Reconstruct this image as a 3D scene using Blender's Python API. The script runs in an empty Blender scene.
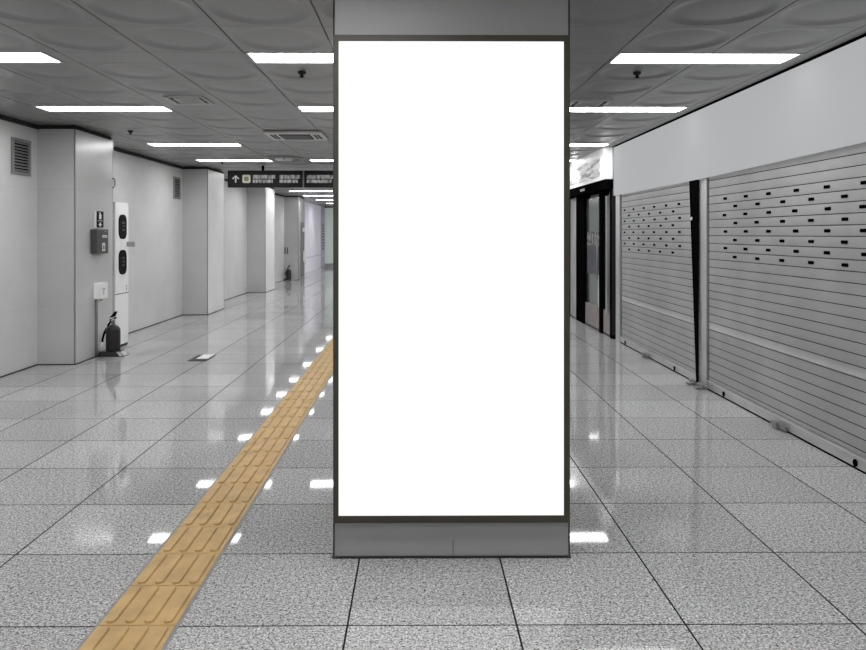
import bpy, math, random
from mathutils import Vector
random.seed(7)
SC = bpy.context.scene
COL = SC.collection
PI = math.pi
F = 752.0
CAMZ = 1.387
CEIL = 2.54
YEND = 31.5
YBACK = -3.5
XL = -4.035       # left wall plane
XR = 2.605        # shutter plane


def U(u, Y):
    return (u - 418.0) * Y / F


def V(v, Y):
    return CAMZ - (v - 234.0) * Y / F


# ------------------------------------------------------------------ materials
def new_mat(name):
    m = bpy.data.materials.new(name)
    m.use_nodes = True
    nt = m.node_tree
    b = nt.nodes['Principled BSDF']
    return m, nt, b


def mat(name, col, rough=0.5, metal=0.0, noise=0.0, nscale=3.0, emit=0.0, spec=0.5, coat=0.0):
    m, nt, b = new_mat(name)
    if isinstance(col, (int, float)):
        col = (col, col, col)
    c4 = (*col, 1)
    b.inputs['Base Color'].default_value = c4
    b.inputs['Roughness'].default_value = rough
    b.inputs['Metallic'].default_value = metal
    b.inputs['Specular IOR Level'].default_value = spec
    b.inputs['Coat Weight'].default_value = coat
    if emit:
        b.inputs['Emission Color'].default_value = c4
        b.inputs['Emission Strength'].default_value = emit
    if noise:
        tc = nt.nodes.new('ShaderNodeTexCoord')
        n = nt.nodes.new('ShaderNodeTexNoise')
        n.inputs['Scale'].default_value = nscale
        n.inputs['Detail'].default_value = 4
        r = nt.nodes.new('ShaderNodeValToRGB')
        e = r.color_ramp.elements
        e[0].position = 0.3
        e[1].position = 0.7
        e[0].color = (*[max(0, x * (1 - noise)) for x in col], 1)
        e[1].color = (*[min(1, x * (1 + noise)) for x in col], 1)
        nt.links.new(tc.outputs['Object'], n.inputs['Vector'])
        nt.links.new(n.outputs['Fac'], r.inputs['Fac'])
        nt.links.new(r.outputs['Color'], b.inputs['Base Color'])
    return m


class NB:
    """tiny node builder"""
    def __init__(s, nt):
        s.nt = nt

    def link(s, a, b):
        s.nt.links.new(a, b)

    def math(s, op, a, b=None, c=None):
        n = s.nt.nodes.new('ShaderNodeMath')
        n.operation = op
        for i, v in enumerate((a, b, c)):
            if v is None:
                continue
            if isinstance(v, (int, float)):
                n.inputs[i].default_value = v
            else:
                s.link(v, n.inputs[i])
        return n.outputs[0]

    def pos(s):
        g = s.nt.nodes.new('ShaderNodeNewGeometry')
        x = s.nt.nodes.new('ShaderNodeSeparateXYZ')
        s.link(g.outputs['Position'], x.inputs[0])
        return g.outputs['Position'], x.outputs[0], x.outputs[1], x.outputs[2]

    def ramp(s, fac, stops):
        r = s.nt.nodes.new('ShaderNodeValToRGB')
        e = r.color_ramp.elements
        while len(e) < len(stops):
            e.new(0.5)
        for el, (p, c) in zip(e, stops):
            el.position = p
            if isinstance(c, (int, float)):
                c = (c, c, c)
            el.color = (*c, 1)
        s.link(fac, r.inputs[0])
        return r.outputs[0]

    def noise(s, vec, scale, detail=2, rough=0.5):
        n = s.nt.nodes.new('ShaderNodeTexNoise')
        n.inputs['Scale'].default_value = scale
        n.inputs['Detail'].default_value = detail
        n.inputs['Roughness'].default_value = rough
        s.link(vec, n.inputs['Vector'])
        return n.outputs['Fac']

    def mix(s, fac, a, b, mode='MIX'):
        n = s.nt.nodes.new('ShaderNodeMix')
        n.data_type = 'RGBA'
        n.blend_type = mode
        for v, k in ((fac, 0), (a, 6), (b, 7)):
            if isinstance(v, (int, float)):
                if k == 0:
                    n.inputs[0].default_value = v
                else:
                    n.inputs[k].default_value = (v, v, v, 1)
            else:
                s.link(v, n.inputs[k])
        return n.outputs[2]

    def combine(s, x, y, z=0.0):
        n = s.nt.nodes.new('ShaderNodeCombineXYZ')
        for i, v in enumerate((x, y, z)):
            if isinstance(v, (int, float)):
                n.inputs[i].default_value = v
            else:
                s.link(v, n.inputs[i])
        return n.outputs[0]


def floor_material():
    m, nt, b = new_mat('polished_granite_tiles')
    N = NB(nt)
    P, x, y, z = N.pos()
    left = N.math('LESS_THAN', x, -1.0)
    xs = N.math('ADD', N.math('ADD', x, 0.25 + 60.0), N.math('MULTIPLY', left, 0.2895))
    ys = N.math('ADD', y, -3.265 + 60.0)
    tx = N.math('DIVIDE', xs, 0.6)
    ty = N.math('DIVIDE', ys, 0.6)
    fx = N.math('FRACT', tx)
    fy = N.math('FRACT', ty)
    dx = N.math('MULTIPLY', N.math('SUBTRACT', 0.5, N.math('ABSOLUTE', N.math('SUBTRACT', fx, 0.5))), 0.6)
    dy = N.math('MULTIPLY', N.math('SUBTRACT', 0.5, N.math('ABSOLUTE', N.math('SUBTRACT', fy, 0.5))), 0.6)
    jx = N.math('LESS_THAN', dx, 0.0036)
    jy = N.math('LESS_THAN', dy, 0.0034)
    joint = N.math('MAXIMUM', jx, jy)
    wn = nt.nodes.new('ShaderNodeTexWhiteNoise')
    wn.noise_dimensions = '3D'
    N.link(N.combine(N.math('FLOOR', tx), N.math('FLOOR', ty), 3.0), wn.inputs['Vector'])
    tone = N.math('ADD', 0.91, N.math('MULTIPLY', wn.outputs['Value'], 0.18))
    s1 = N.noise(P, 135, 3, 0.6)
    s2 = N.noise(P, 60, 3, 0.6)
    s3 = N.noise(P, 1.3, 3, 0.5)
    speck = N.ramp(N.math('ADD', N.math('MULTIPLY', s1, 0.7), N.math('MULTIPLY', s2, 0.3)),
                   [(0.38, 0.03), (0.44, 0.27), (0.53, 0.49), (0.64, 0.86)])
    tone2 = N.math('MULTIPLY', tone, N.math('ADD', 0.85, N.math('MULTIPLY', s3, 0.3)))
    col = N.mix(1.0, speck, N.combine(tone2, tone2, tone2), 'MULTIPLY')
    col = N.mix(joint, col, 0.018)
    N.link(col, b.inputs['Base Color'])
    r = N.math('ADD', 0.015, N.math('MULTIPLY', s3, 0.045))
    r = N.math('ADD', r, N.math('MULTIPLY', joint, 0.4))
    N.link(r, b.inputs['Roughness'])
    N.link(N.math('MULTIPLY', N.math('SUBTRACT', 1.0, joint), 0.2), b.inputs['Specular IOR Level'])
    bump = nt.nodes.new('ShaderNodeBump')
    bump.inputs['Strength'].default_value = 0.003
    bump.inputs['Distance'].default_value = 0.004
    N.link(N.math('SUBTRACT', N.noise(P, 9, 2), N.math('MULTIPLY', joint, 1.0)), bump.inputs['Height'])
    N.link(bump.outputs[0], b.inputs['Normal'])
    return m


def wall_panel_material(name, base, rough=0.42, metal=0.0, tint=(1, 1, 1), jz=0.62):
    """satin enamel metal wall panels with faint horizontal joints and vertical sheen"""
    m, nt, b = new_mat(name)
    N = NB(nt)
    P, x, y, z = N.pos()
    fz = N.math('FRACT', N.math('DIVIDE', N.math('ADD', z, 0.0), jz))
    dz = N.math('MULTIPLY', N.math('SUBTRACT', 0.5, N.math('ABSOLUTE', N.math('SUBTRACT', fz, 0.5))), jz)
    j = N.math('LESS_THAN', dz, 0.004)
    fy = N.math('FRACT', N.math('DIVIDE', N.math('ADD', y, 61.2), 1.22))
    dy = N.math('MULTIPLY', N.math('SUBTRACT', 0.5, N.math('ABSOLUTE', N.math('SUBTRACT', fy, 0.5))), 1.22)
    j2 = N.math('LESS_THAN', dy, 0.004)
    jj = N.math('MAXIMUM', j, N.math('MULTIPLY', j2, 0.6))
    n = N.noise(P, 1.6, 4, 0.55)
    t = N.math('ADD', 0.86, N.math('MULTIPLY', n, 0.28))
    t = N.math('MULTIPLY', t, N.math('SUBTRACT', 1.0, N.math('MULTIPLY', jj, 0.07)))
    col = N.mix(1.0, N.combine(t, t, t), N.combine(base * tint[0], base * tint[1], base * tint[2]), 'MULTIPLY')
    N.link(col, b.inputs['Base Color'])
    b.inputs['Roughness'].default_value = rough
    b.inputs['Metallic'].default_value = metal
    bump = nt.nodes.new('ShaderNodeBump')
    bump.inputs['Strength'].default_value = 0.08
    bump.inputs['Distance'].default_value = 0.02
    N.link(N.noise(P, 2.2, 2), bump.inputs['Height'])
    N.link(bump.outputs[0], b.inputs['Normal'])
    return m


def smudge_material(name, dark, light, sx, sz, emit=0.0, lo=0.42, hi=0.6, axis='x'):
    """soft out-of-focus printing"""
    m, nt, b = new_mat(name)
    N = NB(nt)
    P, x, y, z = N.pos()
    a = x if axis == 'x' else y
    vec = N.combine(N.math('MULTIPLY', a, sx), 0.0, N.math('MULTIPLY', z, sz))
    n = N.noise(vec, 1.0, 2, 0.5)
    col = N.ramp(n, [(lo, dark), (hi, light)])
    N.link(col, b.inputs['Base Color'])
    b.inputs['Roughness'].default_value = 0.6
    if emit:
        N.link(col, b.inputs['Emission Color'])
        b.inputs['Emission Strength'].default_value = emit
    return m


def emission(name, col, s):
    m = bpy.data.materials.new(name)
    m.use_nodes = True
    nt = m.node_tree
    nt.nodes.clear()
    e = nt.nodes.new('ShaderNodeEmission')
    e.inputs[0].default_value = (*col, 1)
    e.inputs[1].default_value = s
    o = nt.nodes.new('ShaderNodeOutputMaterial')
    nt.links.new(e.outputs[0], o.inputs[0])
    return m


def dark_glass(name, col, rough=0.05):
    m, nt, b = new_mat(name)
    b.inputs['Base Color'].default_value = (*col, 1)
    b.inputs['Roughness'].default_value = rough
    b.inputs['Transmission Weight'].default_value = 0.92
    b.inputs['IOR'].default_value = 1.45
    return m


M = {}
M['floor'] = floor_material()
M['wall'] = wall_panel_material('satin_wall_panels', 0.66)
M['pil_front'] = wall_panel_material('pilaster_front_panels', 0.52, 0.38)  # darker than the sides: shade on the front put into the colour
M['pil_side'] = wall_panel_material('pilaster_side_panels', 0.64, 0.30, 0.15)
M['pil_lit'] = wall_panel_material('pilaster_lit_side_panels', 0.86, 0.38, 0.1)  # brighter copy of the side panels, light put into the colour
M['lilac'] = wall_panel_material('lilac_glow_panels', 0.80, 0.6, 0.0, (0.985, 0.94, 1.05), 1.0)
M['lilac'].node_tree.nodes['Principled BSDF'].inputs['Emission Color'].default_value = (0.98, 0.92, 1.06, 1)  # glow added so the far wall looks brighter; it is no lamp
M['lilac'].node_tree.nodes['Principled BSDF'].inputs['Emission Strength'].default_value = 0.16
M['ceil'] = mat('ceiling_metal_panels', 0.25, 0.30, 0.0, 0.06, 1.2)
M['ceil_back'] = mat('ceiling_void', 0.02, 0.9)
M['lamp'] = emission('lamp_diffuser', (1.0, 1.0, 1.0), 19.0)
M['lampframe'] = mat('lamp_frame', 0.42, 0.4)
M['pillar'] = wall_panel_material('pillar_cladding', 0.34, 0.5, 0.2, (1, 1, 1), 5.0)
M['dark_trim'] = mat('dark_trim', 0.03, 0.6, spec=0.2)
M['black'] = mat('black_paint', 0.003, 0.9, spec=0.0)
M['black_gloss'] = mat('black_gloss', 0.005, 0.2, spec=0.12)
M['frame'] = mat('olive_bronze_frame', (0.044, 0.038, 0.026), 0.45, 0.0, 0.05, 6)
M['screen'] = emission('lit_blank_panel', (1, 1, 1), 1.12)
M['fascia'] = mat('fascia_glow_grey', (0.025, 0.0252, 0.0255), 0.9, spec=0.0)  # near-black base; an even added glow replaces its shading
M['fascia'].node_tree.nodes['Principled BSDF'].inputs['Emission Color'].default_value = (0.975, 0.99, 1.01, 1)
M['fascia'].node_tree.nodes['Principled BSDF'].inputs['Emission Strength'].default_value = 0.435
M['shutter'] = mat('shutter_aluminium', 0.42, 0.40, 0.55, 0.10, 2.2)
M['shutter_dark'] = mat('shutter_joint', 0.035, 0.6, 0.2)
M['steel'] = mat('guide_steel', 0.55, 0.35, 0.6, 0.08, 4)
M['chrome'] = mat('chrome', 0.7, 0.15, 1.0)
M['yellow'] = mat('yellow_tactile', (0.50, 0.325, 0.125), 0.5, 0, 0.16, 9)
M['grout'] = mat('grey_grout', 0.26, 0.8, 0, 0.15, 30)
M['white'] = mat('white_plastic', 0.95, 0.3)
M['offwhite'] = mat('white_enamel', 0.93, 0.32, 0, 0.03, 2)
M['grey_plate'] = mat('grey_plate', 0.42, 0.4)
M['conduit'] = mat('conduit_grey', 0.20, 0.5)
M['ext'] = mat('extinguisher_enamel', (0.026, 0.023, 0.023), 0.35, 0, 0.1, 8, spec=0.3)
M['box'] = mat('cabinet_enamel', (0.072, 0.066, 0.066), 0.38, 0, 0.06, 8)
M['vent'] = mat('vent_grey', 0.24, 0.5)
M['sign'] = mat('sign_black', 0.011, 0.5, spec=0.12)
M['sign_text'] = smudge_material('sign_blurred_text', 0.045, 0.34, 26, 9, 0.35, 0.33, 0.68)
M['sign_mark'] = mat('sign_symbol', (0.38, 0.38, 0.31), 0.6, emit=0.2)
M['sign_mark_in'] = mat('sign_symbol_inner', (0.17, 0.17, 0.10), 0.6)
M['sign_arrow'] = mat('sign_arrow', 0.5, 0.6, emit=0.12)
M['sign_div'] = mat('sign_divider', 0.12, 0.5)
M['shop_sign'] = smudge_material('shop_sign_blurred', 0.20, 0.62, 2.2, 15, 0.42, 0.36, 0.56, 'y')
M['shop_white'] = mat('shop_sign_white', 0.72, 0.4, emit=0.28)
M['door_glass'] = dark_glass('door_glass', (0.62, 0.63, 0.65), 0.16)
M['shop_in'] = mat('shop_interior', 0.16, 0.8, 0, 0.3, 2)
M['poster'] = smudge_material('poster_print', (0.025, 0.028, 0.035), (0.075, 0.08, 0.10), 4, 5, 0, 0.35, 0.7, 'y')
M['poster_art'] = smudge_material('poster_art_print', 0.02, 0.33, 16, 16, 0, 0.45, 0.60, 'y')
M['rosy'] = mat('kick_panel_rosy', (0.25, 0.215, 0.21), 0.5, 0, 0.2, 3)
M['green_glass'] = mat('green_glass_glow', (0.47, 0.55, 0.515), 0.25, 0, 0.06, 0.8, emit=0.35)  # pane glows by itself, added to brighten the corridor end
M['kick'] = mat('shop_panel_grey', 0.36, 0.4, 0, 0.2, 2)
M['ac'] = mat('cassette_white', 0.62, 0.5)


# ------------------------------------------------------------------ mesh tools
class MB:
    def __init__(s):
        s.v, s.f, s.mi, s.sm = [], [], [], []

    def add(s, vs, fs, mi=0, smooth=False):
        o = len(s.v)
        s.v += [tuple(p) for p in vs]
        for f in fs:
            s.f.append([i + o for i in f])
            s.mi.append(mi)
            s.sm.append(smooth)
        return s

    def box(s, x0, x1, y0, y1, z0, z1, mi=0):
        vs = [(x, y, z) for z in (z0, z1) for y in (y0, y1) for x in (x0, x1)]
        fs = [(0, 2, 3, 1), (4, 5, 7, 6), (0, 1, 5, 4), (2, 6, 7, 3), (0, 4, 6, 2), (1, 3, 7, 5)]
        return s.add(vs, fs, mi)

    def prism(s, pts, h0, h1, axis='z', mi=0, smooth=False):
        """closed 2-D outline extruded along an axis; outline coords fill the other two axes in xyz order"""
        n = len(pts)

        def mk(p, h):
            if axis == 'z':
                return (p[0], p[1], h)
            if axis == 'x':
                return (h, p[0], p[1])
            return (p[0], h, p[1])
        vs = [mk(p, h0) for p in pts] + [mk(p, h1) for p in pts]
        fs = [tuple(range(n))[::-1], tuple(range(n, 2 * n))]
        s.add(vs, fs, mi)
        s.add(vs, [(i, (i + 1) % n, n + (i + 1) % n, n + i) for i in range(n)], mi, smooth)
        return s

    def lathe(s, c, prof, n=24, mi=0, axis='z'):
        vs, fs = [], []
        for r, h in prof:
            for k in range(n):
                a = 2 * PI * k / n
                p = (r * math.cos(a), r * math.sin(a), h)
                if axis == 'x':
                    p = (p[2], p[0], p[1])
                vs.append((c[0] + p[0], c[1] + p[1], c[2] + p[2]))
        m = len(prof)
        for i in range(m - 1):
            for k in range(n):
                k2 = (k + 1) % n
                fs.append((i * n + k, i * n + k2, (i + 1) * n + k2, (i + 1) * n + k))
        s.add(vs, fs, mi, True)
        s.add(vs, [tuple(range(n))[::-1], tuple(range((m - 1) * n, m * n))], mi)
        return s

    def tube(s, path, r, n=8, mi=0):
        P = [Vector(p) for p in path]
        vs, fs = [], []
        for i, p in enumerate(P):
            t = (P[min(i + 1, len(P) - 1)] - P[max(i - 1, 0)]).normalized()
            a = Vector((0, 0, 1)) if abs(t.z) < 0.9 else Vector((1, 0, 0))
            u = t.cross(a).normalized()
            w = t.cross(u)
            rr = r[i] if isinstance(r, (list, tuple)) else r
            for k in range(n):
                q = p + rr * (math.cos(2 * PI * k / n) * u + math.sin(2 * PI * k / n) * w)
                vs.append(q)
        for i in range(len(P) - 1):
            for k in range(n):
                k2 = (k + 1) % n
                fs.append((i * n + k, i * n + k2, (i + 1) * n + k2, (i + 1) * n + k))
        s.add(vs, fs, mi, True)
        s.add(vs, [tuple(range(n)), tuple(range((len(P) - 1) * n, len(P) * n))], mi)
        return s

    def build(s, name, mats, parent=None, bevel=0.0, origin=None):
        if not isinstance(mats, (list, tuple)):
            mats = [mats]
        me = bpy.data.meshes.new(name)
        off = Vector((0, 0, 0))
        if parent is not None:
            off = world_loc(parent)
        elif origin is not None:
            off = Vector(origin)
        me.from_pydata([tuple(Vector(p) - off) for p in s.v], [], s.f)
        for m in mats:
            me.materials.append(m)
        for p, mi, sm in zip(me.polygons, s.mi, s.sm):
            p.material_index = mi
            p.use_smooth = sm
        import bmesh
        bm = bmesh.new()
        bm.from_mesh(me)
        bmesh.ops.remove_doubles(bm, verts=bm.verts, dist=1e-5)
        bmesh.ops.recalc_face_normals(bm, faces=bm.faces)
        bm.to_mesh(me)
        bm.free()
        o = bpy.data.objects.new(name, me)
        COL.objects.link(o)
        if parent is not None:
            o.parent = parent
        elif origin is not None:
            o.location = origin
        if bevel:
            b = o.modifiers.new('bevel', 'BEVEL')
            b.width = bevel
            b.segments = 2
            b.limit_method = 'ANGLE'
        return o


def world_loc(o):
    l = Vector(o.location)
    while o.parent:
        o = o.parent
        l = l + Vector(o.location)
    return l


def thing(name, label, cat, loc, group=None):
    o = bpy.data.objects.new(name, None)
    o.empty_display_size = 0.1
    COL.objects.link(o)
    o.location = loc
    o['label'] = label
    o['category'] = cat
    if group:
        o['group'] = group
    return o


def tag(o, label, cat, group=None):
    o['label'] = label
    o['category'] = cat
    if group:
        o['group'] = group
    return o


def struct(o):
    o['kind'] = 'structure'
    return o


def rrect(a0, a1, b0, b1, r, n=5):
    pts = []
    for cx, cy, st in ((a1 - r, b1 - r, 0), (a0 + r, b1 - r, 1), (a0 + r, b0 + r, 2), (a1 - r, b0 + r, 3)):
        for k in range(n + 1):
            t = (st + k / n) * PI / 2
            pts.append((cx + r * math.cos(t), cy + r * math.sin(t)))
    return pts


# ------------------------------------------------------------------ room shell
struct(MB().box(XL - 0.25, 3.6, YBACK - 0.2, YEND + 0.6, -0.12, 0.0).build('floor', M['floor']))
struct(MB().box(XL - 0.2, XL, YBACK, 23.9, 0.0, CEIL + 0.02).build('wall_left', M['wall']))
struct(MB().box(XL - 0.2, XL, 23.9, YEND, 0.0, CEIL + 0.02).build('wall_lilac', M['lilac']))
struct(MB().box(XL - 0.2, 3.6, YBACK - 0.2, YBACK, 0.0, CEIL + 0.02).build('wall_back', M['wall']))
struct(MB().box(XL - 0.2, 3.6, YEND, YEND + 0.2, 0.0, CEIL + 0.02).build('wall_end', M['wall']))
# right-hand wall: shop backs, with the open shop interior behind the glass doors
struct(MB().box(2.86, 3.06, YBACK, 9.6, 0.0, CEIL + 0.02)
       .box(2.72, 2.92, 13.6, YEND, 0.0, CEIL + 0.02)
       .box(3.4, 3.6, 9.6, 13.6, 0.0, CEIL + 0.02).build('wall_right', M['shop_in']))
# dark strip painted in for the shadow gap where the left wall meets the ceiling, and the dark joint at the floor
struct(MB().box(XL, XL + 0.02, YBACK, 23.9, CEIL - 0.045, CEIL).build('trim_shade_left', M['dark_trim']))
struct(MB().box(XL, XL + 0.008, YBACK, 23.9, 0.0, 0.010).build('baseboard_left', M['dark_trim']))
struct(MB().box(2.565, 2.86, YBACK, 9.84, CEIL - 0.006, CEIL - 0.0005).build('trim_shade_right', M['black']))  # black strip standing in for the shade above the fascia

# ------------------------------------------------------------------ ceiling
ROWS = [-2.72, -0.02, 2.08, 4.78, 6.80, 9.58, 11.68, 14.38, 16.48, 18.3, 20.1, 22.5, 25.4, 28.2]
XS = [-4.03, -3.48, -2.88, -2.28, -1.71, -1.11, -0.53, 0.07, 0.67, 1.27, 1.87, 2.47]
LAMP_X = {}
for Y in ROWS:
    cols = [(-3.48, 'left'), (-1.11, 'middle'), (1.27, 'right')]
    if abs(Y - 11.68) < 0.01:
        cols[1] = (-1.71, 'middle')
    if abs(Y - 4.78) < 0.01:
        cols[0] = (-3.57, 'left')
    LAMP_X[Y] = cols

cb = MB()
RINGS = [(0.278, 0.0), (0.266, 0.0022), (0.242, 0.0095), (0.21, 0.0138), (0.185, 0.0115), (0.10, 0.0075)]


def dished(x0, x1, y0, y1, seg=32):
    g = 0.0022
    x0 += 0.0042; x1 -= 0.0042; y0 += g; y1 -= g
    cx, cy, hx, hy = (x0 + x1) / 2, (y0 + y1) / 2, (x1 - x0) / 2, (y1 - y0) / 2
    s = min(hx, hy) / 0.2975
    vs = []
    for k in range(seg):
        a = 2 * PI * k / seg
        c, d = math.cos(a), math.sin(a)
        m = max(abs(c), abs(d))
        vs.append((cx + hx * c / m, cy + hy * d / m, CEIL + 0.02))
    for k in range(seg):
        p = vs[k]
        vs.append((p[0], p[1], CEIL))
    for r, h in RINGS:
        for k in range(seg):
            a = 2 * PI * k / seg
            vs.append((cx + r * s * math.cos(a) * hx / min(hx, hy), cy + r * s * math.sin(a) * hy / min(hx, hy), CEIL + h))
    vs.append((cx, cy, CEIL + 0.007))
    fs = []
    nr = len(RINGS) + 2
    for i in range(nr - 1):
        for k in range(seg):
            k2 = (k + 1) % seg
            fs.append((i * seg + k, i * seg + k2, (i + 1) * seg + k2, (i + 1) * seg + k))
    c = len(vs) - 1
    for k in range(seg):
        fs.append(((nr - 1) * seg + k, (nr - 1) * seg + (k + 1) % seg, c))
    cb.add(vs, fs[:2 * seg], 0, False)
    cb.add(vs, fs[2 * seg:], 0, True)


def flat(x0, x1, y0, y1):
    g = 0.0025
    cb.box(x0 + g, x1 - g, y0 + g, y1 - g, CEIL, CEIL + 0.02)


SPECIAL = {('slot', -2.28, 6.28), ('cas', -1.71, 8.38), ('slot', 1.27, 6.28), ('rnd', -2.28, 11.08)}
ends = [YBACK] + ROWS + [YEND]
for i, Y in enumerate(ROWS):
    # lamp strip
    lam = [x for x, _ in LAMP_X[Y]]
    cuts = sorted(set([round(x, 3) for x in XS] + [round(l, 3) for l in lam] + [round(l + 1.2, 3) for l in lam]))
    for a_, b_ in zip(cuts, cuts[1:]):
        mid = (a_ + b_) / 2
        if b_ - a_ < 0.012 or any(l < mid < l + 1.2 for l in lam):
            continue
        flat(a_, b_, Y, Y + 0.3)
for i in range(len(ends) - 1):
    y0 = ends[i] + (0.3 if i > 0 else 0.0)
    y1 = ends[i + 1]
    n = max(1, round((y1 - y0) / 0.6))
    h = (y1 - y0) / n
    for k in range(n):
        for j in range(len(XS) - 1):
            yy = y0 + k * h
            if any(t == 'cas' and abs(XS[j] - a) < 0.02 and abs(yy - b) < 0.12 for t, a, b in SPECIAL):
                continue
            if -0.5 < XS[j] + 0.3 < 0.1 and False:
                continue
            if any(t != 'cas' and abs(XS[j] - a) < 0.02 and abs(yy - b) < 0.12 for t, a, b in SPECIAL):
                flat(XS[j], XS[j + 1], yy, yy + h)
            else:
                dished(XS[j], XS[j + 1], yy, yy + h, 32 if yy < 13 else 16)
flat(2.47, 2.60, YBACK, 9.86)
flat(2.47, 2.72, 9.86, YEND)
struct(cb.build('ceiling', M['ceil']))
struct(MB().box(XL - 0.2, 3.6, YBACK, YEND, CEIL + 0.06, CEIL + 0.16).build('ceiling_slab', M['ceil_back']))

# ------------------------------------------------------------------ strip lights
LAMP_LABEL = {
    (4.78, 'left'): 'nearest left strip light, cut off by the left edge of the photo',
    (4.78, 'middle'): 'large recessed strip light just left of the pillar top, nearest of its column',
    (4.78, 'right'): 'largest strip light, recessed in the ceiling right of the pillar above the grey fascia',
    (6.80, 'left'): 'long strip light above the first pilaster and louvred vent on the left',
    (6.80, 'middle'): 'short visible end of a strip light beside the pillar, second from the top',
    (6.80, 'right'): 'second strip light right of the pillar, just beyond the slotted air vent',
    (9.58, 'left'): 'third strip light on the left, above the white tower kiosk',
    (9.58, 'right'): 'third strip light right of the pillar, above the lit white shop sign',
    (11.68, 'left'): 'thin fourth strip light on the left, over the second pilaster',
    (11.68, 'middle'): 'thin strip light end beside the pillar, just above the hanging sign',
    (11.68, 'right'): 'farthest strip light showing right of the pillar beside the shop sign top',
    (20.1, 'left'): 'distant strip light seen directly below the hanging black sign',
    (22.5, 'left'): 'distant strip light, second one down beneath the hanging black sign',
    (25.4, 'left'): 'distant strip light near the lilac wall, third one beneath the hanging sign',
    (28.2, 'left'): 'farthest small strip light above the lilac wall at the corridor end',
}
protoA = None


def make_lamp():
    x0, y0 = -3.53, 4.78
    t = thing('ceiling_light', '', 'ceiling light', (x0 + 0.6, y0 + 0.15, CEIL))
    g = 0.004
    f = MB()
    for a in ((x0 + g, x0 + 0.025, y0 + g, y0 + 0.3 - g), (x0 + 1.175, x0 + 1.2 - g, y0 + g, y0 + 0.3 - g),
              (x0 + 0.025, x0 + 1.175, y0 + g, y0 + 0.018), (x0 + 0.025, x0 + 1.175, y0 + 0.282, y0 + 0.3 - g)):
        f.box(*a, CEIL - 0.003, CEIL + 0.03)
    f.build('frame', M['lampframe'], t)
    MB().box(x0 + 0.022, x0 + 1.178, y0 + 0.015, y0 + 0.285, CEIL + 0.004, CEIL + 0.02).build('diffuser', M['lamp'], t)
    return t


def copy_tree(o, parent=None):
    c = o.copy()
    COL.objects.link(c)
    c.parent = parent
    for ch in list(o.children):
        copy_tree(ch, c)
    return c


first = make_lamp()
used = False
for Y in ROWS:
    for x, colname in LAMP_X[Y]:
        if colname == 'right' and Y > 11.7 and False:
            continue
        o = first if not used else copy_tree(first)
        used = True
        o.location = (x + 0.6, Y + 0.15, CEIL)
        key = (Y, colname)
        if key in LAMP_LABEL:
            o['label'] = LAMP_LABEL[key]
            o['group'] = 'recessed ceiling strip lights'
        else:
            o['label'] = 'recessed strip light hidden behind the pillar, the hanging sign or the viewer'
            o['group'] = 'strip lights out of sight'

# ------------------------------------------------------------------ ceiling fittings
def slot_vent(cx, cy, label):
    t = thing('ceiling_vent', label, 'air vent', (cx, cy, CEIL), 'slotted ceiling air vents')
    b = MB()
    for hx, hy, w in ((0.165, 0.175, 0.022), (0.105, 0.11, 0.018)):
        b.box(cx - hx, cx - hx + w, cy - hy, cy + hy, CEIL - 0.014, CEIL - 0.0005)
        b.box(cx + hx - w, cx + hx, cy - hy, cy + hy, CEIL - 0.014, CEIL - 0.0005)
        b.box(cx - hx + w, cx + hx - w, cy + hy - w, cy + hy, CEIL - 0.014, CEIL - 0.0005)
        b.box(cx - hx + w, cx + hx - w, cy - hy, cy - hy + w, CEIL - 0.014, CEIL - 0.0005)
    b.build('frame', M['ac'], t)
    MB().box(cx - 0.144, cx + 0.144, cy - 0.154, cy + 0.154, CEIL - 0.004, CEIL - 0.0005).build('slot', M['dark_trim'], t)
    b = MB()
    b.box(cx - 0.087, cx + 0.087, cy - 0.092, cy + 0.092, CEIL - 0.011, CEIL - 0.003)
    b.build('core_plate', M['ceil'], t)


slot_vent(-1.96, 6.46, 'small slotted air vent in the ceiling left of the pillar, beside a strip light end')
slot_vent(1.50, 6.6, 'slotted air vent in the ceiling right of the pillar, between two strip lights')

cx, cy = -1.40, 8.70
t = thing('air_conditioner_cassette', 'square ceiling air conditioner with dark central grille, left of the pillar', 'air conditioner', (cx, cy, CEIL))
MB().box(cx - 0.33, cx + 0.33, cy - 0.33, cy + 0.33, CEIL - 0.03, CEIL - 0.001).build('housing', M['ac'], t, 0.006)
b = MB().box(cx - 0.175, cx + 0.175, cy - 0.20, cy + 0.20, CEIL - 0.036, CEIL - 0.0302)
for k in range(12):
    yy = cy - 0.18 + k * 0.032
    b.box(cx - 0.165, cx + 0.165, yy, yy + 0.010, CEIL - 0.042, CEIL - 0.036, 1)
b.build('intake_grille', [M['dark_trim'], M['vent']], t)
for sgn in (-1, 1):
    b = MB()
    for o_ in (0.225, 0.265):
        b.box(cx + sgn * o_ - 0.011, cx + sgn * o_ + 0.011, cy - 0.18, cy + 0.18, CEIL - 0.034, CEIL - 0.0302)
    b.build('outlet_slot', M['dark_trim'], t)

cx, cy = -2.03, 11.38
t = thing('round_ceiling_vent', 'round raised ceiling diffuser just above the hanging black sign', 'air diffuser', (cx, cy, CEIL))
MB().lathe((cx, cy, CEIL), [(0.30, 0.006), (0.29, -0.02), (0.24, -0.03), (0.235, -0.001)][::1], 32).build('outer_ring', M['ceil'], t)
MB().lathe((cx, cy, CEIL), [(0.18, 0.006), (0.17, -0.03), (0.10, -0.045), (0.0001, -0.048)], 32).build('inner_cone', M['ac'], t)
for k in range(8):
    a = k * PI / 4 + 0.2
    MB().lathe((cx + 0.21 * math.cos(a), cy + 0.21 * math.sin(a), CEIL), [(0.022, 0.006), (0.02, -0.035), (0.008, -0.045)], 10).build('nozzle', M['vent'], t)

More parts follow.
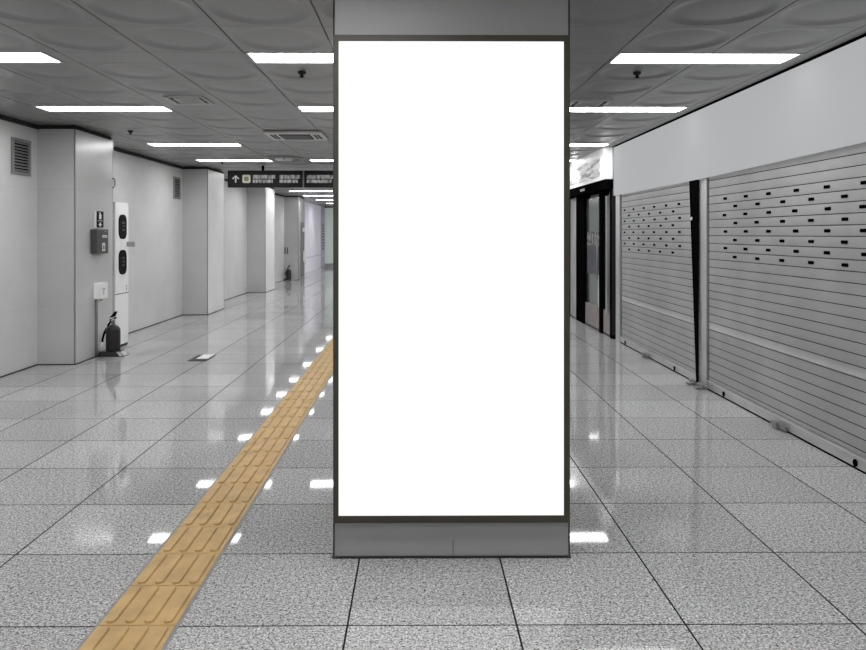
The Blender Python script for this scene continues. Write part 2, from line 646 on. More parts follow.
for x, y, lab in ((-0.83, 5.38, 'small black sprinkler head below the strip light nearest the pillar on its left'),
                  (1.57, 5.38, 'small black sprinkler head on the ceiling right of the pillar'),
                  (-3.23, 8.47, 'small black sprinkler head on the ceiling above the white tower kiosk'),
                  (-3.13, 12.05, 'tiny black sprinkler head beside the thin fourth strip light on the left')):
    t = thing('ceiling_sprinkler', lab, 'sprinkler', (x, y, CEIL), 'ceiling sprinkler heads')
    z = CEIL + 0.0092
    MB().lathe((x, y, z), [(0.03, 0.0), (0.028, -0.016), (0.02, -0.022), (0.01, -0.024)], 18).build('cup', M['dark_trim'], t)
    MB().lathe((x, y, z), [(0.01, -0.024), (0.01, -0.036), (0.018, -0.038), (0.018, -0.041), (0.001, -0.045)], 14).build('deflector', M['black'], t)

# ------------------------------------------------------------------ left pilasters
PIL = [(8.0, 8.99, 'nearest pale panelled pilaster on the left, carrying the fire alarm box'),
       (12.92, 14.0, 'second pale pilaster on the left, beyond the white tower kiosk'),
       (17.8, 18.95, 'third pale pilaster, directly beneath the hanging black sign'),
       (22.7, 23.9, 'farthest pilaster with a dark metal side, next to the lilac wall')]
for i, (y0, y1, lab) in enumerate(PIL):
    xf = -3.637 if i == 0 else -3.605
    t = thing('wall_pilaster', lab, 'pilaster', (XL, (y0 + y1) / 2, 0.0), 'pilasters along the left wall')
    MB().box(XL + 0.0005, xf - 0.002, y0, y1, 0.0, CEIL - 0.04).build('front_panel', M['pil_front'], t)
    MB().box(xf - 0.0018, xf, y0 + 0.012, y1 - 0.012, 0.012, CEIL - 0.042).build('side_panel', (M['pil_side'], M['pil_lit'], M['pil_lit'], M['grey_plate'])[i], t)
    MB().box(xf - 0.012, xf + 0.001, y0 - 0.001, y0 + 0.011, 0.0, CEIL - 0.042).build('corner_trim', M['conduit'], t)
    MB().box(xf - 0.02, xf + 0.003, y1 - 0.012, y1 + 0.003, 0.0, CEIL - 0.042).build('corner_trim', M['steel'], t)
    MB().box(XL + 0.0205, xf - 0.012, y0 + 0.012, y1 - 0.012, CEIL - 0.04, CEIL - 0.0005).build('top_recess', M['dark_trim'], t)
    MB().box(XL + 0.0085, xf + 0.006, y0 - 0.006, y1 + 0.006, 0.0, 0.009).build('base_trim', M['dark_trim'], t)

# ------------------------------------------------------------------ wall louvres
for y0, y1, z0, z1, lab in ((7.48, 7.83, 1.985, 2.35, 'large louvred vent high on the left wall before the first pilaster'),
                            (12.42, 12.74, 1.97, 2.335, 'small louvred vent high on the left wall beside the second pilaster')):
    t = thing('wall_vent', lab, 'wall vent', (XL, (y0 + y1) / 2, z0), 'louvred vents on the left wall')
    f = MB()
    x0, x1, w = XL + 0.0005, XL + 0.022, 0.03
    f.box(x0, x1, y0, y0 + w, z0, z1).box(x0, x1, y1 - w, y1, z0, z1)
    f.box(x0, x1, y0 + w, y1 - w, z0, z0 + w).box(x0, x1, y0 + w, y1 - w, z1 - w, z1)
    f.build('frame', M['vent'], t)
    MB().box(x0, x0 + 0.003, y0 + w, y1 - w, z0 + w, z1 - w).build('backing', M['black'], t)
    s_ = MB()
    n = 10
    for k in range(n):
        zz = z0 + w + (z1 - z0 - 2 * w) * (k + 0.2) / n
        s_.prism([(x0 + 0.004, zz + 0.016), (x0 + 0.02, zz), (x0 + 0.02, zz + 0.004), (x0 + 0.004, zz + 0.02)], y0 + w, y1 - w, 'y')
    s_.build('louvre', M['vent'], t)

# ------------------------------------------------------------------ pillar and lightbox
PX0, PX1, PY0, PY1 = -0.36, 0.648, 3.222, 4.25
t = thing('square_pillar', 'square grey metal-clad pillar in the middle, carrying the white advertising panel', 'pillar', ((PX0 + PX1) / 2, (PY0 + PY1) / 2, 0))
MB().box(PX0, PX1, PY0, PY1, 0.005, CEIL - 0.001).build('cladding', M['pillar'], t, 0.004)
MB().box(PX0 - 0.008, PX1 + 0.008, PY0 - 0.008, PY1 + 0.008, 0.0, 0.005).build('base_trim', M['dark_trim'], t)
b = MB()
for sx in (PX0, PX1):
    for sy in (PY0, PY1):
        b2 = MB().box(sx - 0.003, sx + 0.003, sy - 0.003, sy + 0.003, 0.0125, CEIL - 0.001)
        b2.build('corner_trim', M['dark_trim'], t)
b = MB().box(0.149, 0.1515, PY0 - 0.0012, PY0 - 0.0002, 0.013, 0.075)
b.build('seam', M['dark_trim'], t)

AY0, AY1 = 3.185, 3.2215
ax0, ax1 = U(333.3, AY0), U(569.6, AY0)
az0, az1 = V(523, AY0), V(34.8, AY0)
ix0, ix1, iz0, iz1 = U(338.6, AY0), U(564.2, AY0), V(516, AY0), V(41, AY0)
t = thing('advertising_lightbox', 'tall blank white advertising panel in a dark bronze frame on the pillar', 'advertising panel', ((ax0 + ax1) / 2, AY1, az0))
f = MB()
f.box(ax0, ix0, AY0, AY1, az0, az1).box(ix1, ax1, AY0, AY1, az0, az1)
f.box(ix0, ix1, AY0, AY1, az0, iz0).box(ix0, ix1, AY0, AY1, iz1, az1)
f.build('frame', M['frame'], t)
MB().box(ix0, ix1, AY0 + 0.006, AY1, iz0, iz1).build('display_panel', M['screen'], t)

# ------------------------------------------------------------------ tactile strip
TX0, TX1 = -1.1425, -0.8440
t = thing('tactile_paving_strip', 'yellow ribbed tactile paving strip running along the floor left of the pillar', 'tactile paving', ((TX0 + TX1) / 2, 8, 0))
b = MB()
yb = YBACK + 0.02
tiles = []
y = 3.265 - 0.3 * 22
y_end = 22.0
k = 0
base = MB()
bars = MB()
base.box(TX0, TX1, y, y_end, 0.0003, 0.0016, 1)
while y < y_end:
    base.box(TX0 + 0.013, TX1 - 0.013, y + 0.0025, y + 0.2975, 0.001, 0.004)
    cw = (TX1 - TX0 - 0.026) / 4
    for c in range(4):
        xc = TX0 + 0.013 + cw * (c + 0.5)
        hw = 0.0185
        pts = []
        y0, y1 = y + 0.012, y + 0.288
        for q in range(7):
            a = PI * q / 6
            pts.append((xc + hw * math.cos(a), y1 - hw + hw * math.sin(a)))
        for q in range(7):
            a = PI + PI * q / 6
            pts.append((xc + hw * math.cos(a), y0 + hw + hw * math.sin(a)))
        top = [(xc + (p[0] - xc) * 0.80, (y0 + y1) / 2 + (p[1] - (y0 + y1) / 2) * 0.985) for p in pts]
        n = len(pts)
        vs = [(p[0], p[1], 0.0038) for p in pts] + [(p[0], p[1], 0.0108) for p in top]
        bars.add(vs, [(i, (i + 1) % n, n + (i + 1) % n, n + i) for i in range(n)] + [tuple(range(n, 2 * n))])
    y += 0.3
base.build('paver_base', [M['yellow'], M['grout']], t)
bars.build('raised_ribs', M['yellow'], t)

# ------------------------------------------------------------------ floor plate
t = thing('floor_outlet_plate', 'dark rectangular floor plate with a white insert, on the tiles at left', 'floor plate', (-2.4, 8.4, 0))
MB().box(-2.51, -2.31, 8.22, 8.62, 0.0004, 0.006).build('plate', M['dark_trim'], t)
MB().box(-2.45, -2.325, 8.33, 8.61, 0.0062, 0.011).build('insert', M['white'], t)

# ------------------------------------------------------------------ fittings on the first pilaster
WX = -3.634
t = thing('fire_alarm_box', 'dark grey fire equipment box with white pictogram on the first pilaster', 'alarm box', (WX, 8.57, 1.16))
bx0, bx1 = WX + 0.0005, -3.565
MB().box(bx0, bx1, 8.37, 8.685, 1.165, 1.44).build('housing', M['box'], t, 0.006)
b = MB()
for k in range(3):       # three squarish letter shapes
    yy = 8.52 + k * 0.046
    z0 = 1.345
    b.box(bx1 + 0.0003, bx1 + 0.002, yy, yy + 0.036, z0 + 0.022, z0 + 0.03)
    b.box(bx1 + 0.0003, bx1 + 0.002, yy, yy + 0.009, z0, z0 + 0.022)
    b.box(bx1 + 0.0003, bx1 + 0.002, yy + 0.027, yy + 0.036, z0, z0 + 0.022)
    b.box(bx1 + 0.0003, bx1 + 0.002, yy + 0.009, yy + 0.027, z0, z0 + 0.008)
b.build('lettering', M['white'], t)
b = MB().box(bx1 + 0.0003, bx1 + 0.002, 8.57, 8.64, 1.412, 1.418)
b.build('small_print', M['grey_plate'], t)
MB().box(bx1 + 0.0003, bx1 + 0.002, 8.515, 8.59, 1.195, 1.285).build('pictogram_card', M['white'], t)
b = MB().box(bx1 + 0.0022, bx1 + 0.003, 8.535, 8.57, 1.21, 1.25)
b.box(bx1 + 0.0022, bx1 + 0.003, 8.545, 8.562, 1.25, 1.272)
b.build('pictogram', M['box'], t)
t = thing('extinguisher_sign', 'small black sign with white extinguisher symbol and arrow above the fire box', 'sign', (WX, 8.62, 1.465))
MB().box(WX + 0.0005, WX + 0.02, 8.455, 8.665, 1.455, 1.648).build('backing_board', M['white'], t)
sx = WX + 0.0205
MB().box(sx, sx + 0.003, 8.48, 8.66, 1.46, 1.645).build('face', M['sign'], t)
b = MB()
sx += 0.0033
b.prism(rrect(8.54, 8.60, 1.555, 1.612, 0.012, 3), sx, sx + 0.001, 'x')
b.box(sx, sx + 0.001, 8.558, 8.582, 1.612, 1.63)
b.box(sx, sx + 0.001, 8.53, 8.555, 1.622, 1.63)
b.build('symbol', M['white'], t)
b = MB().box(sx, sx + 0.001, 8.505, 8.635, 1.532, 1.543)
b.build('lettering', M['grey_plate'], t)
MB().prism([(8.57, 1.472), (8.62, 1.497), (8.59, 1.497), (8.59, 1.518), (8.55, 1.518), (8.55, 1.497), (8.52, 1.497)], sx, sx + 0.001, 'x').build('arrow', M['white'], t)

t = thing('junction_box', 'small white electrical box with grey conduit running down to the floor', 'electrical box', (WX, 8.55, 0.0))
jx = -3.565
MB().prism(rrect(8.44, 8.67, 0.655, 0.835, 0.015, 3), WX + 0.0005, jx, 'x').build('housing', M['white'], t, 0.004)
b = MB()
for yy, zz in ((8.535, 0.765), (8.575, 0.765), (8.555, 0.735)):
    b.lathe((jx, yy, zz), [(0.009, 0.0), (0.009, 0.0015)], 10, 0, 'x')
b.box(jx, jx + 0.0015, 8.552, 8.558, 0.70, 0.735)
b.build('socket_holes', M['dark_trim'], t)
MB().tube([(WX + 0.017, 8.485, 0.018), (WX + 0.017, 8.485, 0.3), (WX + 0.017, 8.485, 0.657)], 0.015, 10).build('conduit', M['conduit'], t)
MB().tube([(WX + 0.03, 8.58, 0.625), (WX + 0.03, 8.58, 0.657)], 0.011, 10).build('cable_gland', M['grey_plate'], t)

t = thing('wall_hook', 'tiny dark hook on the far edge of the first pilaster near the ceiling', 'hook', (-3.634, 8.955, 1.95))
MB().tube([(WX - 0.0, 8.955, 2.04), (WX + 0.02, 8.955, 2.05), (WX + 0.035, 8.955, 2.02), (WX + 0.035, 8.955, 1.96), (WX + 0.02, 8.955, 1.93), (WX + 0.01, 8.955, 1.95)], 0.007, 8).build('hook', M['dark_trim'], t)


# ------------------------------------------------------------------ extinguishers
def extinguisher(cx, cy, lab, s=1.0):
    t = thing('fire_extinguisher', lab, 'fire extinguisher', (cx, cy, 0), 'floor-standing fire extinguishers')
    w, d = 0.155 * s, 0.085 * s
    b = MB()
    pts0 = [(cx - w, cy - d, 0.0), (cx + w, cy - d, 0.0), (cx + w, cy + d, 0.0), (cx - w, cy + d, 0.0)]
    pts1 = [(cx - w * 0.86, cy - d * .8, 0.055 * s), (cx + w * 0.7, cy - d * .8, 0.055 * s), (cx + w * 0.7, cy + d * .8, 0.055 * s), (cx - w * 0.86, cy + d * .8, 0.055 * s)]
    b.add(pts0 + pts1, [(3, 2, 1, 0), (4, 5, 6, 7), (0, 1, 5, 4), (1, 2, 6, 5), (2, 3, 7, 6), (3, 0, 4, 7)])
    b.build('stand', M['ext'], t, 0.006)
    b = MB().add([(cx + w * 0.74, cy - d * .84, 0.055 * s), (cx + w * 0.985, cy - d * .9, 0.008 * s), (cx + w * 0.985, cy + d * .6, 0.008 * s), (cx + w * 0.74, cy + d * .6, 0.055 * s)], [(0, 1, 2, 3)])
    b.add([(cx + w * 0.4, cy - d * .835, 0.0515 * s), (cx + w * 0.72, cy - d * .86, 0.052 * s), (cx + w * 0.93, cy - d * 1.005, 0.006 * s), (cx + w * 0.68, cy - d * 1.005, 0.006 * s)], [(0, 1, 2, 3)])
    b.build('stand_plate', M['steel'], t)
    z = 0.05 * s
    prof = [(0.070, 0.0), (0.078, 0.012), (0.079, 0.03), (0.079, 0.235), (0.074, 0.262), (0.055, 0.285), (0.03, 0.298), (0.022, 0.302)]
    MB().lathe((cx, cy, z), [(r * s, h * s) for r, h in prof], 24).build('tank', M['ext'], t)
    b = MB().box(cx + 0.0, cx + 0.05 * s, cy - 0.081 * s, cy - 0.074 * s, z + 0.12 * s, z + 0.2 * s)
    MB().lathe((cx, cy, z), [(0.022 * s, 0.302 * s), (0.02 * s, 0.345 * s), (0.026 * s, 0.346 * s), (0.02 * s, 0.375 * s)], 14).build('valve', M['steel'], t)
    b = MB()
    zt = z + 0.36 * s
    b.prism([(cx - 0.055 * s, zt - 0.012 * s), (cx + 0.03 * s, zt + 0.01 * s), (cx + 0.04 * s, zt + 0.03 * s), (cx - 0.02 * s, zt + 0.015 * s)], cy - 0.012 * s, cy + 0.012 * s, 'y')
    b.prism([(cx - 0.045 * s, zt + 0.018 * s), (cx + 0.02 * s, zt + 0.035 * s), (cx + 0.045 * s, zt + 0.095 * s), (cx + 0.02 * s, zt + 0.09 * s), (cx - 0.005 * s, zt + 0.06 * s)], cy - 0.012 * s, cy + 0.012 * s, 'y')
    b.build('handle', M['black'], t)
    path = []
    for q in range(9):
        a = q / 8
        path.append((cx - (0.02 + 0.085 * math.sin(PI * min(1, a * 0.9 + 0.02) * 0.55)) * s, cy - 0.045 * s * a, zt - 0.01 * s - a * 0.24 * s))
    MB().tube(path, 0.012 * s, 10).build('hose', M['black'], t)
    e = path[-1]
    MB().tube([e, (e[0] - 0.002, e[1], e[2] - 0.03 * s), (e[0] - 0.006, e[1], e[2] - 0.085 * s)], [0.012 * s, 0.016 * s, 0.02 * s], 12).build('nozzle', M['white'], t)
    return t


extinguisher(-3.48, 8.61, 'dark fire extinguisher with hose and pale nozzle, standing beside the white kiosk')
extinguisher(-3.88, 22.6, 'distant dark fire extinguisher at the foot of the farthest pilaster', 0.92)

# ------------------------------------------------------------------ white tower kiosk
KX0, KX1, KY0, KY1, KH = -4.025, -3.642, 9.075, 9.49, 1.775
t = thing('tower_kiosk', 'tall slim white kiosk with two black rounded displays beside the first pilaster', 'kiosk', ((KX0 + KX1) / 2, (KY0 + KY1) / 2, 0))
out = [(KY0, 0.03), (KY1, 0.03), (KY1, KH - 0.05)]
for q in range(1, 7):
    a = PI / 2 * q / 6
    out.append((KY1 - 0.05 + 0.05 * math.cos(a), KH - 0.05 + 0.05 * math.sin(a)))
out.append((KY0, KH + 0.0))
MB().prism(out, KX0, KX1, 'x').build('body', M['offwhite'], t, 0.006)
MB().box(KX0 + 0.01, KX1 - 0.01, KY0 + 0.01, KY1 - 0.01, 0.0, 0.03).build('plinth', M['dark_trim'], t)
for z0, z1 in ((1.325, 1.625), (0.89, 1.19)):
    d_ = MB().prism(rrect(KY0 + 0.095, KY1 - 0.075, z0, z1, 0.085, 6), KX1 + 0.0005, KX1 + 0.006, 'x').build('display', M['black_gloss'], t)
    zc = (z0 + z1) / 2
    b = MB()
    for k in range(3):
        b.box(KX1 + 0.0064, KX1 + 0.007, KY0 + 0.19 + 0.02 * (k == 1), KY0 + 0.27, zc + 0.04 - k * 0.045, zc + 0.062 - k * 0.045)
    b.build('digits', M['shutter_dark'], d_)
MB().box(KX1 + 0.0003, KX1 + 0.0025, KY0 + 0.003, KY1 - 0.003, 0.652, 0.66).build('seam', M['dark_trim'], t)
for zz in (0.735, 0.70):
    MB().lathe((KX1, KY1 - 0.07, zz), [(0.012, 0.0003), (0.012, 0.003)], 12, 0, 'x').build('button', M['vent'], t)
MB().box(KX1 + 0.0003, KX1 + 0.004, KY0 + 0.16, KY1 - 0.17, 1.225, 1.30).build('notice_card', M['white'], t)
MB().box(KX1 + 0.0003, KX1 + 0.10, KY1 - 0.065, KY1 - 0.055, 1.228, 1.29).build('flag_plate', M['grey_plate'], t)

# ------------------------------------------------------------------ hanging direction sign
SY = 12.65
sx0, sx1 = U(228, SY), -0.75
sz0, sz1 = V(187.4, SY), V(170.6, SY)
t = thing('hanging_direction_sign', 'long black hanging sign with white arrow and blurred lettering, left of the pillar', 'direction sign', ((sx0 + sx1) / 2, SY, sz0))
xd = U(303.5, SY)
MB().box(sx0, xd - 0.012, SY, SY + 0.10, sz0, sz1).build('sign_box', M['sign'], t, 0.006)
MB().box(xd + 0.012, sx1, SY, SY + 0.10, sz0, sz1).build('sign_box', M['sign'], t, 0.006)
MB().box(xd - 0.0118, xd + 0.0118, SY + 0.004, SY + 0.096, sz0 + 0.004, sz1 - 0.004).build('divider', M['sign_div'], t)
for xx in (U(262.5, SY), -1.4):
    MB().tube([(xx, SY + 0.05, sz1 - 0.004), (xx, SY + 0.05, CEIL - 0.002)], 0.022, 10).build('hanger', M['black'], t)
fy0, fy1 = SY - 0.003, SY - 0.0005
px = SY / F
ac, az = U(236, SY), (sz0 + sz1) / 2
h = 0.062
MB().prism([(ac, az + h), (ac - 0.062, az + 0.005), (ac - 0.045, az - 0.006), (ac - 0.012, az + 0.026), (ac - 0.012, az - h), (ac + 0.012, az - h), (ac + 0.012, az + 0.026), (ac + 0.045, az - 0.006), (ac + 0.062, az + 0.005)], fy0, fy1, 'y').build('arrow', M['sign_arrow'], t)
mc = U(246.7, SY)
s_ = MB().prism(rrect(mc - 0.068, mc + 0.068, az - 0.068, az + 0.068, 0.02, 3), fy0, fy1, 'y').build('square_symbol', M['sign_mark'], t)
MB().prism(rrect(mc - 0.036, mc + 0.036, az - 0.036, az + 0.036, 0.02, 3), fy0 - 0.002, fy0 - 0.0005, 'y').build('inner_mark', M['sign_mark_in'], s_)
for a, b_ in ((253.2, 275.5), (279.8, 300.3), (306.8, 334)):
    MB().box(U(a, SY), U(b_, SY), fy0, fy1, az + 0.004, az + 0.066).build('lettering', M['sign_text'], t)
    MB().box(U(a, SY), U(b_ - 2.5, SY), fy0, fy1, az - 0.066, az - 0.012).build('lettering', M['sign_text'], t)

# ------------------------------------------------------------------ far end fittings
xf = -3.605
t = thing('lift_call_panel', 'narrow dark metal panel with white switches on the far pilaster side', 'control panel', (xf, 23.5, 0.4))
MB().box(xf + 0.0035, xf + 0.02, 23.1, 23.75, 0.05, 1.75).build('plate', M['conduit'], t)
MB().box(xf + 0.0205, xf + 0.05, 23.35, 23.65, 1.46, 1.58).build('upper_switch', M['white'], t)
MB().box(xf + 0.0205, xf + 0.07, 23.5, 23.9, 0.52, 0.86).build('lower_switch', M['white'], t)
for k in range(2):
    xx = -4.00 + k * 0.075
    tag(MB().tube([(xx, 22.699, 0.98), (xx, 22.66, 0.97), (xx, 22.66, 0.80), (xx, 22.699, 0.79)], 0.013, 8).build('pull_handle', M['dark_trim'], origin=(xx, 22.7, 0.8)),
        ('left' if k == 0 else 'right') + ' one of two short dark vertical handles above the distant extinguisher', 'handle', 'handles on the far pilaster')

t = thing('end_glass_partition', 'pale green glass partition with metal mullion at the far corridor end', 'glass partition', (-3.0, YEND - 0.2, 0))
MB().box(XL + 0.16, 1.6, YEND - 0.16, YEND - 0.14, 0.16, 2.47).build('glass_pane', M['green_glass'], t)
MB().box(XL + 0.005, XL + 0.155, YEND - 0.24, YEND - 0.10, 0.0, CEIL - 0.005).build('mullion', M['steel'], t)
b = MB()
for k in range(9):
    b.box(XL + 0.05, XL + 0.14, YEND - 0.246, YEND - 0.2405, 0.75 + k * 0.12, 0.82 + k * 0.12)
b.build('mullion_slots', M['vent'], t)
MB().box(XL + 0.16, 1.6, YEND - 0.2, YEND - 0.10, 0.0, 0.155).build('bottom_rail', M['grey_plate'], t)
MB().box(XL + 0.16, 1.6, YEND - 0.2, YEND - 0.10, 2.475, CEIL - 0.005).build('top_rail', M['vent'], t)
MB().box(XL + 0.0005, XL + 0.01, 24.0, YEND - 0.25, 0.52, 0.54).build('trim_3', M['grey_plate'])['kind'] = 'structure'


# ------------------------------------------------------------------ roller shutters
Z_TOP = 1.935


def shutter(y0, y1, lab, first_hole, odd_off, ylo, yhi, row_top=1.686):
    t = thing('roller_shutter', lab, 'roller shutter', (XR, (y0 + y1) / 2, 0), 'aluminium roller shutters on the right')
    b = MB()
    p = 0.0697
    zb = 0.085
    n = int((Z_TOP - zb) / p) + 1
    # the hole rows sit at slat centres
    off = (row_top - zb - p / 2) % p
    zs = zb + off - p
    prof = []
    for i in range(n + 1):
        z0 = zs + i * p
        if z0 < zb - p / 2:
            z0 = zb
        prof.append(z0)
    for i, z0 in enumerate(prof):
        z1 = zs + (i + 1) * p
        if z1 > Z_TOP:
            break
        if z1 - z0 < 0.02:
            continue
        hgt = z1 - z0 - 0.006
        seg = [(-0.0082, 0.0), (-0.0086, 0.12), (-0.0089, 0.4), (-0.0089, 0.6), (-0.0086, 0.88), (-0.0082, 1.0)]
        mid = 0.55 < z0 + p / 2 < 0.60
        if mid:
            seg = [(-0.0085, 0.0), (-0.0105, 0.03), (-0.0105, 0.12), (-0.0090, 0.15), (-0.0088, 0.94), (-0.0082, 1.0)]
        vs = []
        for dx, f in seg:
            for yy in (y0, y1):
                vs.append((XR + dx, yy, z0 + 0.003 + f * hgt))
        b.add(vs, [(2 * k, 2 * k + 1, 2 * k + 3, 2 * k + 2) for k in range(len(seg) - 1)], 0, True)
        b.add([(XR - 0.003, y0, z1 - 0.006), (XR - 0.003, y1, z1 - 0.006), (XR - 0.003, y1, z1 + 0.006), (XR - 0.003, y0, z1 + 0.006)], [(0, 1, 2, 3)], 1)
    h = b
    for r in range(8):
        z = row_top - r * p
        y = first_hole + (odd_off if r % 2 else 0.0)
        while y > ylo:
            if y < yhi:
                yy = y + random.uniform(-.012, .012)
                h.prism(rrect(yy - 0.036, yy + 0.036, z - 0.011, z + 0.011, 0.007, 3), XR - 0.0112, XR - 0.0088, 'x', 2)
            y -= 0.396
    b.build('slat_curtain', [M['shutter'], M['shutter_dark'], M['black']], t)
    # bottom bar, its rib and lock holes
    br = MB().box(XR - 0.022, XR + 0.018, y0, y1, 0.012, 0.084)
    br.box(XR - 0.030, XR - 0.022, y0, y1, 0.066, 0.078)
    rail = br.build('bottom_rail', M['steel'], t)
    MB().box(XR - 0.024, XR + 0.016, y0, y1, 0.0, 0.0118).build('rubber_seal', M['black'], t)
    return t, rail


t, rail = shutter(3.0, 6.69, 'nearest and largest roller shutter with closed slats, cut by the right photo edge', 6.34, -0.205, 3.1, 6.5)
for yy in (6.33, 4.42):
    MB().lathe((XR - 0.0222, yy, 0.0365), [(0.022, 0.0), (0.022, -0.006), (0.014, -0.008)], 16, 0, 'x').build('lock_hole', M['black'], rail)
b = MB().box(XR - 0.05, XR - 0.0305, 5.22, 5.44, 0.012, 0.036).box(XR - 0.075, XR - 0.0505, 5.30, 5.36, 0.002, 0.05)
b.build('lock_hasp', M['vent'], rail)
t, rail = shutter(6.88, 9.575, 'farther closed roller shutter between the black tapered wedge and the glass shop doors', 9.43, -0.205, 7.25, 9.55)
for yy in (9.35, 7.55):
    MB().lathe((XR - 0.0222, yy, 0.0365), [(0.022, 0.0), (0.022, -0.006), (0.014, -0.008)], 16, 0, 'x').build('lock_hole', M['black'], rail)
b = MB().box(XR - 0.05, XR - 0.0305, 8.35, 8.57, 0.012, 0.036).box(XR - 0.075, XR - 0.0505, 8.43, 8.49, 0.002, 0.05)
b.build('lock_hasp', M['vent'], rail)

t = thing('shutter_guide_post', 'steel guide post with a flat black tapered wedge between the two roller shutters', 'guide post', (2.6, 6.80, 0))
MB().box(2.58, 2.72, 6.71, 6.87, 0.0, 1.886).build('steel_channel', M['steel'], t, 0.004)
MB().box(2.60, 2.72, 6.692, 6.709, 0.0, 1.886).build('inner_lip', M['dark_trim'], t)
MB().prism([(6.872, 0.0), (6.905, 0.0), (7.085, 1.886), (6.872, 1.886)], 2.560, 2.573, 'x').build('tapered_wedge', M['black'], t)  # flat black wedge, wider towards the top
MB().lathe((2.560, 7.01, 1.53), [(0.016, -0.0005), (0.016, -0.006), (0.01, -0.012)], 12, 0, 'x').build('wedge_stud', M['white'], t)
for yy in (6.73, 6.93):
    b = MB().prism([(2.48, yy - 0.05), (2.57, yy - 0.05), (2.57, yy + 0.05), (2.48, yy + 0.02)], 0.001, 0.02, 'z')
    b.tube([(2.535, yy - 0.06, 0.03), (2.535, yy, 0.045), (2.535, yy + 0.06, 0.03)], 0.014, 8)
    b.build('foot_latch', M['vent'], t)
t = thing('shutter_end_guide', 'narrow pale steel guide beside the glass shop front, left of the farther shutter', 'guide rail', (2.6, 9.77, 0))
MB().box(2.575, 2.72, 9.595, 9.78, 0.0, 1.886).build('channel', M['steel'], t, 0.004)
MB().box(2.606, 2.72, 9.577, 9.594, 0.0, 1.886).build('brush_lip', M['dark_trim'], t)

# fascia over the shutters
t = thing('fascia_board', 'long plain light grey fascia board above the roller shutters', 'fascia', (2.58, 6.5, 1.888))
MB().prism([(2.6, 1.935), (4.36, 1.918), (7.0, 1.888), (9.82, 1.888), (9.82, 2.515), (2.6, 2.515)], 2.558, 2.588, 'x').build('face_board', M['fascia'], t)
MB().box(2.601, 2.70, 2.6, 9.82, 1.94, 2.50).build('backing_frame', M['grey_plate'], t)

# ------------------------------------------------------------------ shop front with lit sign
GX = 2.46
t = thing('shop_sign', 'lit white shop sign with blurred print, above the dark glass doors', 'shop sign', (GX, 11.6, 2.1))
MB().box(GX + 0.002, 2.70, 9.95, 13.4, 2.115, CEIL - 0.004).build('sign_case', M['shop_white'], t)
MB().box(GX - 0.002, GX + 0.0015, 10.15, 13.2, 2.16, 2.42).build('printed_face', M['shop_sign'], t)
MB().box(2.575, 2.62, 9.93, 9.9495, 2.115, CEIL - 0.004).build('edge_trim', M['steel'], t)
t = thing('shop_header_beam', 'black header beam between the lit shop sign and the glass doors', 'beam', (2.5, 11.6, 2.0))
MB().box(2.475, 2.70, 9.92, 13.4, 1.985, 2.113).build('beam', M['black'], t)
MB().box(2.472, 2.4745, 11.15, 11.45, 2.03, 2.065).build('maker_plate', M['vent'], t)
DX = 2.58
H = 1.984
t = thing('shop_glass_front', 'dark framed glass shop doors between the pillar and the farther roller shutter', 'shop front', (DX, 11.4, 0))


def post(y0, y1, m, name, x0=DX - 0.02, x1=DX + 0.08, top=H):
    return MB().box(x0, x1, y0, y1, 0.0, top).build(name, m, t)


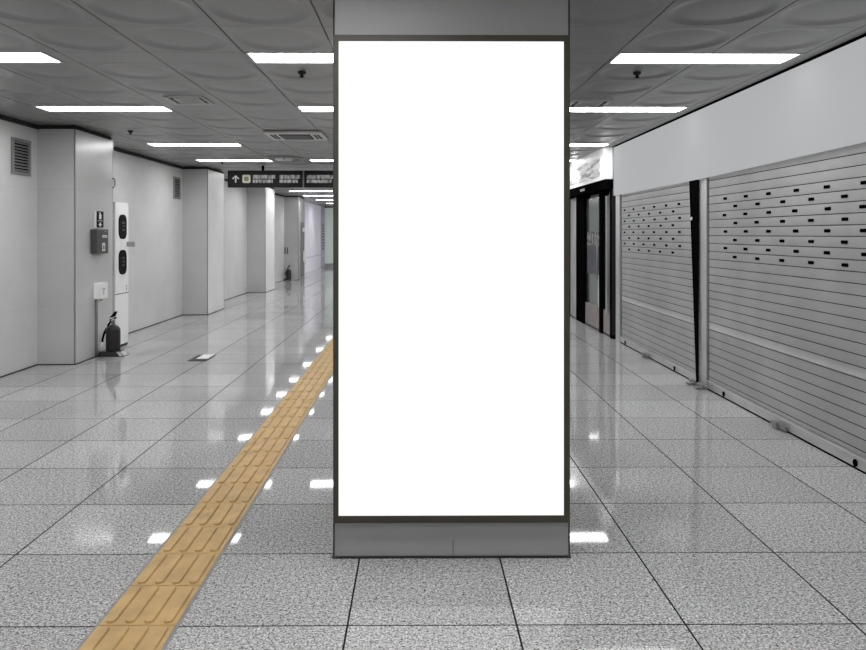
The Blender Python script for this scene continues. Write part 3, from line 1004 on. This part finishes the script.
post(9.90, 10.02, M['black'], 'frame_post')
MB().prism([(9.9, 0.05), (9.895, 0.05), (9.895, 1.98), (9.9, 1.98)], DX - 0.02, DX + 0.02, 'x').build('end_strip', M['dark_trim'], t)
post(10.45, 10.62, M['black'], 'frame_post')
post(11.58, 12.16, M['black'], 'frame_post')
post(12.72, 13.0, M['black'], 'frame_post')
for y0, y1 in ((10.02, 10.45), (10.62, 11.58)):
    MB().box(DX + 0.02, DX + 0.03, y0 + 0.001, y1 - 0.001, 0.34, H - 0.06).build('glass_pane', M['door_glass'], t)
    MB().box(DX + 0.0, DX + 0.05, y0 + 0.001, y1 - 0.001, 0.03, 0.338).build('kick_panel', M['rosy'], t)
    MB().box(DX + 0.0, DX + 0.05, y0 + 0.001, y1 - 0.001, 0.0, 0.029).build('sill', M['dark_trim'], t)
MB().box(DX + 0.0, DX + 0.05, 12.161, 12.719, 0.02, H - 0.001).build('side_panel', M['kick'], t)
MB().tube([(DX - 0.06, 10.56, 0.75), (DX - 0.06, 10.56, 1.35)], 0.012, 10).build('door_handle', M['vent'], t)
MB().box(DX - 0.03, DX + 0.015, 10.16, 10.20, 0.3, 1.9).build('glass_reflection_strip', M['steel'], t)  # pale strip drawn in place of a reflection line on the glass
MB().box(DX + 0.013, DX + 0.0185, 10.76, 10.83, 0.05, 0.795).build('pale_bar', M['grey_plate'], t)
t = thing('window_poster', 'dark poster with pale swirling print on the shop door glass', 'poster', (DX + 0.016, 11.0, 0.8))
MB().box(DX + 0.013, DX + 0.0195, 10.68, 11.50, 0.80, 1.22).build('sheet', M['poster'], t)
MB().box(DX + 0.013, DX + 0.0195, 10.68, 11.50, 1.2205, 1.42).build('printed_art', M['poster_art'], t)

# ------------------------------------------------------------------ light, world, camera
w = bpy.data.worlds.new('world')
SC.world = w
w.use_nodes = True
w.node_tree.nodes['Background'].inputs[0].default_value = (0.8, 0.8, 0.8, 1)
w.node_tree.nodes['Background'].inputs[1].default_value = 0.05

cam = bpy.data.cameras.new('camera')
co = bpy.data.objects.new('camera', cam)
COL.objects.link(co)
co.location = (0, 0, CAMZ)
yaw = 0.4
co.rotation_euler = (math.radians(90), 0, math.radians(-yaw))
cam.sensor_width = 36.0
cam.sensor_fit = 'HORIZONTAL'
cam.lens = 36.0 * F / 866.0
cam.shift_x = (15.0 - F * math.tan(math.radians(yaw))) / 866.0
cam.shift_y = -91.0 / 866.0
cam.clip_start = 0.05
cam.clip_end = 100
SC.camera = co
SC.view_settings.view_transform = 'Standard'
SC.view_settings.look = 'None'
SC.view_settings.exposure = 0.0
SC.cycles.use_denoising = True
SC.cycles.max_bounces = 8
SC.cycles.caustics_reflective = False
SC.cycles.caustics_refractive = False
